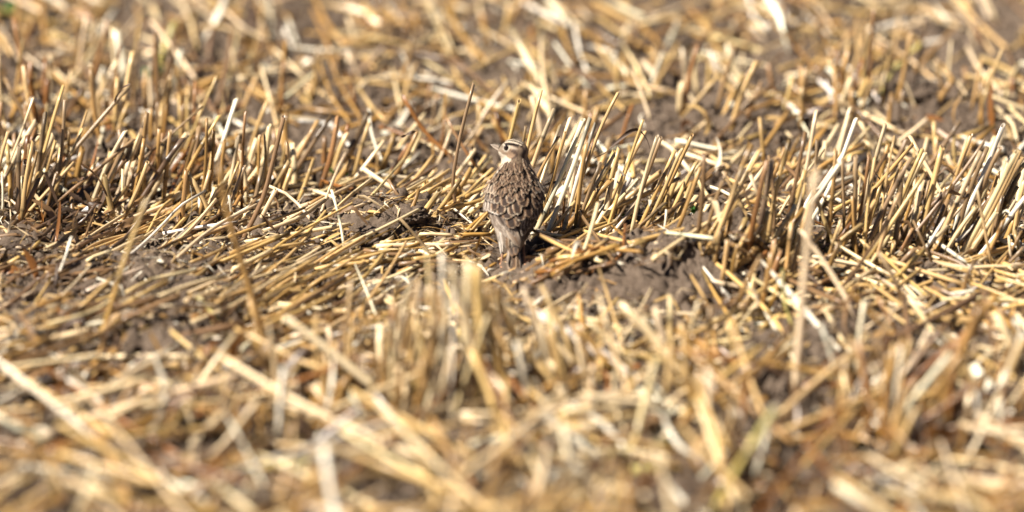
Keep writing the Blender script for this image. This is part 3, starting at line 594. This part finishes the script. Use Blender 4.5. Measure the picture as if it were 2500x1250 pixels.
leafcurl([(2290,520),(2330,560),(2340,600)], 9, 'd', 'dark leaf bent down in front of the right row')
leafcurl([(1770,690),(1790,725),(1775,775),(1750,800)], 12, 'k', 'dark leaf under the right tuft', gd=(1790,760))

# ------------------------------------------------------------------ green seedlings
def seedling(px, py, size, label, n=6):
    r = random.Random(int(px)); p = hit(px, py); root = bpy.data.objects.new('green_seedling', None); C.objects.link(root); root.location = p
    tag(root, label, 'seedling', 'small green seedlings between the straws')
    for i in range(n):
        a = r.uniform(0, 6.28); l = size*r.uniform(.6, 1.1); d = np.array([math.cos(a)*.6, math.sin(a)*.6, 1.0]); mb = MB()
        ribbon(mb, r, [p, p+d*l*.5, p+d*l*.8+np.array([math.cos(a), math.sin(a), -.2])*l*.3], size*.28, (.06, .17, .03), .5, cup=.3)
        mb.obj('leaf', M_GREEN, tuple(p), root)
seedling(10, 45, .030, 'bright green seedling in the top left corner', 10)
seedling(366, 205, .026, 'blurred green seedling behind the left clump')
seedling(835, 445, .022, 'small green sprout behind the pale straws left of the bird', 9)
seedling(1692, 535, .022, 'pale green sprout right of the bird beside a bare gap')
seedling(1500, 545, .016, 'tiny green sprout at the foot of the stubs right of the bird')
seedling(1450, 478, .014, 'tiny green blade among the stubs just right of the bird', 4)

# ------------------------------------------------------------------ the skylark
def bird():
    r = random.Random(3)
    FY = -.010
    foot = hit(1240, 652)
    oy = foot[1]            # depth of the feet; every bird depth below is measured from here
    base = tuple(foot)
    root = bpy.data.objects.new('skylark', None); C.objects.link(root); root.location = base
    tag(root, 'small streaky brown bird standing among the stubble, head turned left', 'bird')
    BP = lambda px, py, dy: P(px, py, oy+dy)
    import bmesh
    bm = bmesh.new()
    def ell(c, ax, rad, seg=20):
        m = Matrix.Translation(Vector(c)) @ Matrix([list(a)+[0] for a in ax]+[[0, 0, 0, 1]]).transposed() @ Matrix.Diagonal((*rad, 1))
        # columns are the axes
        bmesh.ops.create_uvsphere(bm, u_segments=seg, v_segments=12, radius=1, matrix=m)
    keys = np.array([  # px, py, dy, half width px, half depth m
        (1256, 604, .004, 15, .008), (1254, 588, .006, 25, .012), (1252, 562, .014, 42, .018), (1252, 535, .022, 56, .023), (1255, 505, .030, 69, .027),
        (1256, 482, .035, 72, .028), (1257, 458, .040, 68, .027), (1258, 438, .044, 55, .025), (1259, 422, .047, 46, .022), (1260, 404, .049, 36, .018), (1258, 388, .050, 31, .015)])
    for q in np.linspace(0, len(keys)-1, 46):
        kx = [np.interp(q, range(len(keys)), keys[:, i]) for i in range(5)]
        ell(BP(kx[0], kx[1], kx[2]), np.eye(3), (kx[3]*.0004, kx[4], .011))
    f = np.array([-.93, .34, .06]); f /= np.linalg.norm(f); u = np.array([.06, 0.05, 1.0]); u -= f*(u@f); u /= np.linalg.norm(u); sd_ = np.cross(f, u)  # towards the camera side
    if sd_[1] > 0: sd_ = -sd_
    HC = BP(1254, 371, .050)
    ell(HC, (f, sd_, u), (.0148, .0108, .0112)); ell(HC - f*.003+u*.0012, (f, sd_, u), (.0118, .0108, .0108)); ell(HC + f*.0095 - u*.001, (f, sd_, u), (.0062, .0062, .0066))
    ell(HC+f*.003-u*.009, (f, sd_, u), (.009, .0085, .009))
    me = bpy.data.meshes.new('body'); bm.to_mesh(me); bm.free()
    o = bpy.data.objects.new('body', me); C.objects.link(o)
    md = o.modifiers.new('r', 'REMESH'); md.mode = 'VOXEL'; md.voxel_size = .0011
    ms = o.modifiers.new('s', 'SMOOTH'); ms.iterations = 9; ms.factor = .6
    dg = bpy.context.evaluated_depsgraph_get(); me2 = bpy.data.meshes.new_from_object(o.evaluated_get(dg)); o.modifiers.clear(); o.data = me2; me2.name = 'body'
    nv = len(me2.vertices); co = np.empty(nv*3, np.float32); me2.vertices.foreach_get('co', co); co = co.reshape(-1, 3).astype(float)
    bvh = BVHTree.FromPolygons([Vector(c) for c in co], [tuple(p.vertices) for p in me2.polygons])
    def cast(px, py):
        d = Vector(ray(px, py)).normalized(); h = bvh.ray_cast(Vector(CAM), d); return (np.array(h[0]), np.array(h[1])) if h[0] is not None else (None, None)
    # ---- plumage colours of the body
    cols = np.zeros((nv, 3))
    ep, en = cast(1235.5, 360.8); el = ep-HC; ef, eu = el@f*1000, el@u*1000
    WHT, BUF, BRN, DRK, GRY = map(np.array, [(.42, .35, .27), (.20, .135, .085), (.15, .095, .06), (.038, .024, .017), (.30, .245, .20)])
    def sm(a, b, x): t = min(1, max(0, (x-a)/(b-a))); return t*t*(3-2*t)
    for i in range(nv):
        p = co[i]; l = (p-HC)*1000; hf, hu, hs = l@f, l@u, abs(l@sd_); px, py, _ = project(p)
        inhead = hu > -9 and math.sqrt((hf/16)**2+(hu/12.5)**2+(hs/12)**2) < 1.12
        nz_ = noise.noise(Vector(p)*260); nf = noise.noise(Vector((p[0]*700, p[1]*700, p[2]*180)))
        if inhead:
            ang = math.atan2(hs*(1 if l@sd_ > 0 else -1), max(hu+3, .1))          # around the long axis
            st = math.sin(ang*9.5+1.2*nz_+hf*.10) if hf > -7 else math.sin(math.atan2(l@sd_, -hf)*11+2*nz_)+.1; c = BUF*1.05 if st > -.1 else DRK*1.6
            c = c*(.9+.25*nf)
            side_line = eu + 2.6 - .10*(ef-hf) if hf < ef else eu+2.6
            ca = sm(side_line+.1, side_line+.9, hu)          # crown above the brow
            face = (WHT*.2+BUF*.55)*(1+.15*nf) if hf > ef-1 else BUF*.95*(1+.2*nf)
            if hf < -7: face = (BUF*.9 if math.sin(math.atan2(l@sd_, -hf)*11+2*nz_) > -.05 else DRK*1.8)
            # brow
            b = .5*math.exp(-((hu-side_line+.6)/1.05)**2)*sm(-8, -3, hf) if hf < ef+6 else 0
            # ear coverts
            ex, ey = (hf-(ef-6.4))/5.6, (hu-(eu-4.4))/4.2; er = math.hypot(ex, ey)
            cc = face
            if er < 1: cc = np.array((.235, .15, .092))*(1+.25*nf)
            if .80 < er < 1.22 and (ex < -.1): cc = DRK*2.2
            # line behind the eye
            ln = eu-.5 - .32*max(0, ef-2-hf)
            if hf < ef-1.5 and abs(hu-ln) < .9 and hf > ef-11: cc = DRK*2.0
            if er >= 1.1 and hu < eu-6.5 and hf > -4: cc = WHT*1.12
            if hu < -7.5 and hf > -3: cc = WHT*1.12
            d_eye = math.hypot(hf-ef, hu-eu)
            if abs(d_eye-5.3) < .5 and hu < eu-1.5: cc = BRN*1.3
            cc = cc*(1-b)+WHT*1.15*b
            if d_eye < 3.7: cc = WHT*.85
            if hf > ef+3.2 and abs(hu-eu+.3) < .8: cc = cc*.7
            c = cc*(1-ca)+c*ca
        else:
            tz = py
            front = p[1] > oy+.055 - (0 if tz < 430 else .0)
            v = math.sin(px*.55+4*nz_)*math.sin(py*.42+3*nz_); c = BUF*.9 if v > -.15 else BRN*.6
            if 405 < py < 470: c = (BUF*1.05 if math.sin(px*.75+2.5*nz_+.08*py) > -.05 else DRK*1.9)*(1+.2*nf)
            if px < 1248 and py < 412: c = WHT*1.1
            if px < 1240 and 412 <= py < 432: c = WHT*(.95 if nz_ > -.1 else .45)
            if py > 560: c = WHT*.9 if px < 1250 else GRY*.6
            if front and py > 430: c = WHT*.95
        cols[i] = c
    at = me2.color_attributes.new('tint', 'FLOAT_COLOR', 'POINT'); at.data.foreach_set('color', np.hstack([np.clip(cols, 0, 1), np.ones((nv, 1))]).astype(np.float32).ravel())
    me2.vertices.foreach_set('co', (co-np.array(base)).astype(np.float32).ravel()); me2.update(); me2.polygons.foreach_set('use_smooth', np.ones(len(me2.polygons), bool))
    me2.materials.clear(); me2.materials.append(M_PLUM); o.parent = root
    # ---- feathers: vanes laid over the surface
    def feather(mb, a, b, wpx, cen, mid, edge, lift=.0008, tipround=1, nu=9, nw=7, asym=0, dyb=None, shaft=None):
        """a root pixel, b tip pixel of one vane"""
        ps, ns = [], []
        for t in np.linspace(0, 1, nu):
            x, y = a[0]+(b[0]-a[0])*t, a[1]+(b[1]-a[1])*t; h, n = cast(x, y)
            if h is None and y < 596:
                for sh in range(2, 30, 2):
                    h, n = cast(x+(sh if x < 1257 else -sh), y)
                    if h is not None: h = h+np.array([-.0009 if x < 1257 else .0009, 0, 0])*min(sh, 6)*.4; break
            if h is None: ps.append(None); ns.append(None)
            else: ps.append(h); ns.append(n)
        last = None
        for i, t in enumerate(np.linspace(0, 1, nu)):
            x, y = a[0]+(b[0]-a[0])*t, a[1]+(b[1]-a[1])*t
            if ps[i] is None:
                Y = (last[0][1] if last is not None else oy+.01); Y = Y - .0006 if last is not None else Y
                ps[i] = P(x, y, Y); ns[i] = last[1] if last is not None else np.array([0, -.95, .3])
            last = (ps[i], ns[i])
        ps = np.array(ps); ns = np.array(ns)
        for _ in range(2): ns[1:-1] = (ns[:-2]+ns[1:-1]+ns[2:])/3; ps[1:-1] = (ps[:-2]+2*ps[1:-1]+ps[2:])/4
        ns /= np.linalg.norm(ns, axis=1)[:, None]
        tt = np.gradient(ps, axis=0); tt /= np.linalg.norm(tt, axis=1)[:, None]+1e-9
        sdv = np.cross(tt, ns); sdv /= np.linalg.norm(sdv, axis=1)[:, None]+1e-9
        V, Cl, UVs = [], [], []; hw = wpx*.0004*.5; rr_ = r.uniform(.92, 1.08)
        for i, t in enumerate(np.linspace(0, 1, nu)):
            prof = (.55+.45*min(1, t*2.5))*(1-max(0, (t-(.62 if tipround else .4))/(.38 if tipround else .6))**2.4)**.5 if t < 1 else 0.06
            for j in range(nw):
                s = -1+2*j/(nw-1); w_ = hw*prof*s
                V.append(ps[i]+sdv[i]*w_+ns[i]*(lift*(.2+.8*t)+.0004*(1-s*s)))
                e = max(abs(s)*(1.0 if abs(s) > .3 else 0), (t-.55)/.45 if t > .55 else 0); e = max(abs(s), t**5*1.02)
                if e > .80 and r.random() < .3: e = .7
                c = np.array(cen) if e < .62 else (np.array(mid) if e < .80 else np.array(edge))
                if e < .56 and t > .7: k = (t-.7)*.9; c = c*(1-k)+np.array(mid)*k
                if shaft is not None and j == nw//2: c = np.array(shaft)
                Cl.append(c*rr_*(1+.1*r.gauss(0, 1))); UVs.append((s, t))
        F = [(i*nw+j, i*nw+j+1, (i+1)*nw+j+1, (i+1)*nw+j) for i in range(nu-1) for j in range(nw-1)]
        mb.add(V, F, UVs, Cl)
    K = lambda x, y: (1100+x/3.125, 300+y/3.125)
    DK, MD, LT, BF, WH = (.024, .014, .010), (.16, .092, .050), (.31, .225, .155), (.47, .38, .28), (.56, .49, .42)
    GD, GM, GL = (.07, .05, .038), (.165, .125, .095), (.40, .33, .265)
    # tail
    mb = MB()
    def tf(x0, y0, x1, y1, dy0, dy1, wpx, cen, mid, edge, lf):
        a, b = K(x0, y0), K(x1, y1); nu, nw = 8, 5; V, Cl, UVs = [], [], []
        pa, pb = BP(a[0], a[1], dy0+.009), BP(b[0], b[1], dy1+.006)
        for i, t in enumerate(np.linspace(0, 1, nu)):
            pr = (.7+.3*t)*(1 if t < .85 else .8 if t < 1 else .35)
            for j in range(nw):
                s = -1+2*j/(nw-1); V.append(pa+(pb-pa)*t+np.array([s*wpx*.0002*pr, -.0006*lf-.0008*(1-s*s), .0]))
                e = max(abs(s), t**5); Cl.append(np.array(cen if e < .4 else mid if e < .8 else edge)*(1+.08*r.gauss(0, 1))); UVs.append((s, t))
        mb.add(V, [(i*nw+j, i*nw+j+1, (i+1)*nw+j+1, (i+1)*nw+j) for i in range(nu-1) for j in range(nw-1)], UVs, Cl)
    tf(500, 880, 534, 1165, .006, -.030, 12, WH, WH, WH, 0); tf(455, 880, 432, 1080, .006, -.030, 8, GL, GM, GM, 0)
    tf(490, 880, 520, 1150, .005, -.031, 13, DK, GD, LT, 1); tf(465, 880, 445, 1115, .005, -.031, 13, DK, GD, LT, 1)
    tf(485, 880, 508, 1150, .004, -.032, 13, DK, GD, MD, 2); tf(470, 880, 462, 1130, .004, -.032, 13, DK, GD, MD, 2); tf(478, 880, 486, 1145, .003, -.033, 16, DK, MD, LT, 3)
    tf(455, 860, 470, 1010, .000, -.016, 17, DK, GD, MD, 4); tf(500, 860, 497, 1000, -.001, -.016, 15, DK, GD, MD, 4)
    v = mb.obj('tail', M_PLUM, base, root)
    # vent and flank fluff at the left
    mb = MB()
    for (x0, y0, x1, y1, w_, c0, c1) in [(350, 740, 392, 1000, 16, WH, WH), (370, 760, 404, 985, 15, WH, GL), (395, 780, 425, 950, 18, GM, GL), (415, 800, 440, 960, 16, MD, LT), (330, 700, 378, 900, 16, GL, GL), (345, 760, 366, 900, 12, GM, GL)]:
        feather(mb, K(x0, y0), K(x1, y1), w_, c0, c1, c1, .001)
    mb.obj('flank_feathers', M_PLUM, base, root)
    # wings
    for side in (-1, 1):
        mb = MB()
        if side < 0:
            # primaries and secondaries (left), long and grey-brown, sweeping down to the tip
            for i in range(7):
                t = i/6; feather(mb, K(285+t*70, 640+t*20), K(345+t*150, 790+t*125), 17, GM, GM, GL, .0006+.0003*i, nu=12, shaft=GD)
            for i in range(4):
                t = i/3; feather(mb, K(310+t*70, 600+t*30), K(430+t*60, 800+t*70), 22, GD, GM, GL, .0028+.0003*i, nu=12, shaft=DK)
            feather(mb, K(400, 660), K(512, 935), 25, (.20, .145, .105), (.25, .185, .135), (.38, .30, .22), .0045, nu=12, shaft=MD)
            # greater coverts with the pale bar, median coverts
            for i in range(6):
                t = i/5; feather(mb, K(275+t*75, 560+t*25), K(283+t*95, 665+t*42), 17, GM if i < 4 else MD, GL, WH, .0040, nu=8, shaft=GD)
            for i in range(5):
                t = i/4; feather(mb, K(270+t*70, 500+t*25), K(272+t*85, 590+t*32), 16, GD, GM, GL, .0048, nu=8)
            for i in range(5):
                t = i/4; feather(mb, K(290+t*60, 450+t*10), K(275+t*80, 540+t*20), 15, GD, LT, BF, .0054, nu=8)
        else:  # right wing tinted darker, its shaded side put into the feather colour
            for i in range(6):
                t = i/5; feather(mb, K(690-t*55, 600+t*20), K(640-t*85, 790+t*110), 16, DK, GD, GM, .0006+.0003*i, nu=12, shaft=DK)
            for i in range(4):
                t = i/3; feather(mb, K(670-t*70, 610+t*20), K(595-t*62, 780+t*80), 20, DK, GD, GL, .0028+.0003*i, nu=12, shaft=DK)
            for i in range(5):
                t = i/4; feather(mb, K(705-t*60, 570+t*30), K(695-t*90, 680+t*50), 17, DK, GD, GL, .0040, nu=8)
            for i in range(5):
                t = i/4; feather(mb, K(705-t*55, 500+t*20), K(708-t*80, 600+t*30), 16, DK, GD, GM, .0048, nu=8)
            for i in range(4):
                t = i/3; feather(mb, K(680-t*50, 440+t*10), K(700-t*70, 530+t*20), 15, GD, GM, BF, .0054, nu=8)
        mb.obj('wing', M_PLUM, base, root)
    # scapulars and mantle, lowest rows first
    mb = MB()
    SC = [(455,700,490,800,26),(490,700,500,790,22),(440,640,448,730,30),(545,650,520,745,28),(395,610,400,700,30),(590,610,572,700,30),(630,590,640,670,24),(345,590,352,670,26),
          (480,590,478,720,30),(500,580,515,690,28),(420,560,425,650,30),(560,570,548,655,30),(370,540,370,625,26),(620,540,612,630,26),(340,500,335,590,22),(655,500,660,590,22),(455,540,460,610,26),(520,540,525,610,26)]
    for x0, y0, x1, y1, w_ in SC: feather(mb, K(x0+r.gauss(0, 6), y0-25), K(x1+r.gauss(0, 7), y1+r.gauss(0, 9)), w_*r.uniform(.72, .98), DK, MD, r.choice([BF, LT, BF]) if (x0 < 600) else LT, .0056+r.uniform(-.0004, .0004), tipround=r.random() < .6, nu=10, nw=9)  # right-hand edges duller, like the shade painted into that wing
    for row_ in range(9):
        y = 560-row_*23; half = 165-row_*9 if row_ < 6 else 118-(row_-6)*20; n = 11
        for i in range(n):
            x = 490+(-1+2*(i+.5*(row_ % 2))/(n-.5))*half + r.gauss(0, 9); yy = y+r.gauss(0, 10)-abs(x-490)*.10
            ed = r.choice([BF, LT, LT, LT, (.38, .29, .21)]); cn = r.choice([DK, DK, DK, (.07, .043, .03)])
            feather(mb, K(x-(x-490)*.05, yy-66), K(x+(x-490)*.06+r.gauss(0, 5), yy+r.uniform(6, 26)), r.uniform(8.5, 12.5)-row_*.3, cn, MD, ed, .0052+.00010*row_+r.uniform(0, .0004), tipround=False, nu=9, nw=7)
    mb.obj('back_feathers', M_PLUM, base, root)
    # crest and nape
    mb = MB()
    for i in range(26):
        ang_ = -.62+1.24*(i % 9)/8; st = [-.2, -.75, -1.15][i//9]
        d0 = (sd_*math.sin(ang_)+u*math.cos(ang_))
        def hp(tf_):   # a point on the head over the crown, tf_ from brow to nape
            q = f*math.cos(tf_)*.0150 + d0*max(.0, math.sin(tf_))*.0118; return HC+q*1.03
        a0, a1 = 1.0-st*.55-.1, 1.55-st*.55
        ps = [hp(a0), hp((a0+a1)/2), hp(a1)]
        nrm = [(p-HC)/np.linalg.norm(p-HC) for p in ps]; V, Cl, UVs = [], [], []
        for a_, (p, n_) in enumerate(zip(ps, nrm)):
            td = ps[-1]-ps[0]; td /= np.linalg.norm(td); s_ = np.cross(td, n_)
            for j in range(5):
                s = -1+j*.5; V.append(p+s_*s*.0010*(1 if a_ < 2 else .4)+n_*(.0002+.0004*a_)); Cl.append(np.array(DK if (i % 9) % 2 == 0 else BF)*1.0); UVs.append((s, a_/2))
        mb.add(V, [(i_*5+j, i_*5+j+1, (i_+1)*5+j+1, (i_+1)*5+j) for i_ in range(2) for j in range(4)], UVs, Cl)
    mb.obj('crown_feathers', M_PLUM, base, root)
    # bill: upper and lower mandible meeting in a pointed tip
    for nm, zo, hgt, cl in (('upper_bill', .0006, .0026, (.26, .20, .15)), ('lower_bill', -.0012, .0020, (.42, .33, .25))):
        mb = MB(); b0 = HC+f*.0150+u*(.0010+zo)
        tip = BP(1196.5, 352.5, .057); V, Cl, UVs = [], [], []; seg, n = 10, 7
        for i in range(n):
            t = i/(n-1); c = b0*(1-t)+tip*t + u*.0005*math.sin(t*math.pi)*(1 if zo > 0 else -.5); rr_ = (1-t)**.8+.02
            for j in range(seg):
                a = j/seg*2*math.pi; V.append(c+sd_*math.cos(a)*.0024*rr_+u*math.sin(a)*hgt*rr_*.8); Cl.append(np.array(cl)*(1-.35*t if zo > 0 else 1)); UVs.append((j/seg, t))
        mb.add(V, [(i*seg+j, i*seg+(j+1) % seg, (i+1)*seg+(j+1) % seg, (i+1)*seg+j) for i in range(n-1) for j in range(seg)], UVs, Cl); mb.obj(nm, M_BILL, base, root)
    # eyes
    for k in (1, -1):
        loc = el - sd_*(el@sd_) + sd_*(el@sd_)*k; c = HC+loc*.96
        bm = bmesh.new(); bmesh.ops.create_uvsphere(bm, u_segments=20, v_segments=14, radius=.0027); em = bpy.data.meshes.new('eye'); bm.to_mesh(em); bm.free()
        em.materials.append(M_EYE); em.polygons.foreach_set('use_smooth', np.ones(len(em.polygons), bool)); e = bpy.data.objects.new('eye', em); C.objects.link(e); e.parent = root; e.location = Vector(c)-Vector(base)
    # legs: tarsus, three front toes pointing away, one hind toe with its long claw
    for (hx, hy, fx, fy) in ((1228, 590, 1224, 650), (1276, 590, 1282, 646)):
        mb = MB(); ft = hit(fx, fy, .002); kn = BP(hx, hy, .012)
        def limb(pts, radii, col):
            c, L = resample(pts, len(radii)); c, t, n1, b1 = frames(c); seg = 8; V, UVs = [], []
            for i in range(len(c)):
                for j in range(seg): a = j/seg*2*math.pi; V.append(c[i]+radii[i]*(math.cos(a)*n1[i]+math.sin(a)*b1[i])); UVs.append((j/seg, i))
            mb.add(V, [(i*seg+j, i*seg+(j+1) % seg, (i+1)*seg+(j+1) % seg, (i+1)*seg+j) for i in range(len(c)-1) for j in range(seg)], UVs, [np.array(col)]*len(V))
        limb([kn, kn*.5+ft*.5+np.array([0, -.003, 0]), ft], [.0022, .0014, .0012, .0012, .0012, .0014], (.24, .125, .07))
        for a, l in ((-.45, .013), (0, .016), (.45, .013), (math.pi, .011)):
            d = np.array([math.sin(a), math.cos(a), 0]); limb([ft, ft+d*l*.5+np.array([0, 0, .002]), ft+d*l], [.0012, .0011, .0010, .0008], (.50, .24, .12))
            limb([ft+d*l, ft+d*(l+.003)+np.array([0, 0, .0004]), ft+d*(l+(.010 if a > 3 else .004))-np.array([0, 0, .001])], [.0007, .0005, .0002], (.20, .12, .08))
        mb.obj('leg', M_SKIN, base, root)
bird()
print('specs', len(SPECS), 'stub', sum(s['kind'] == 'stub' for s in SPECS))
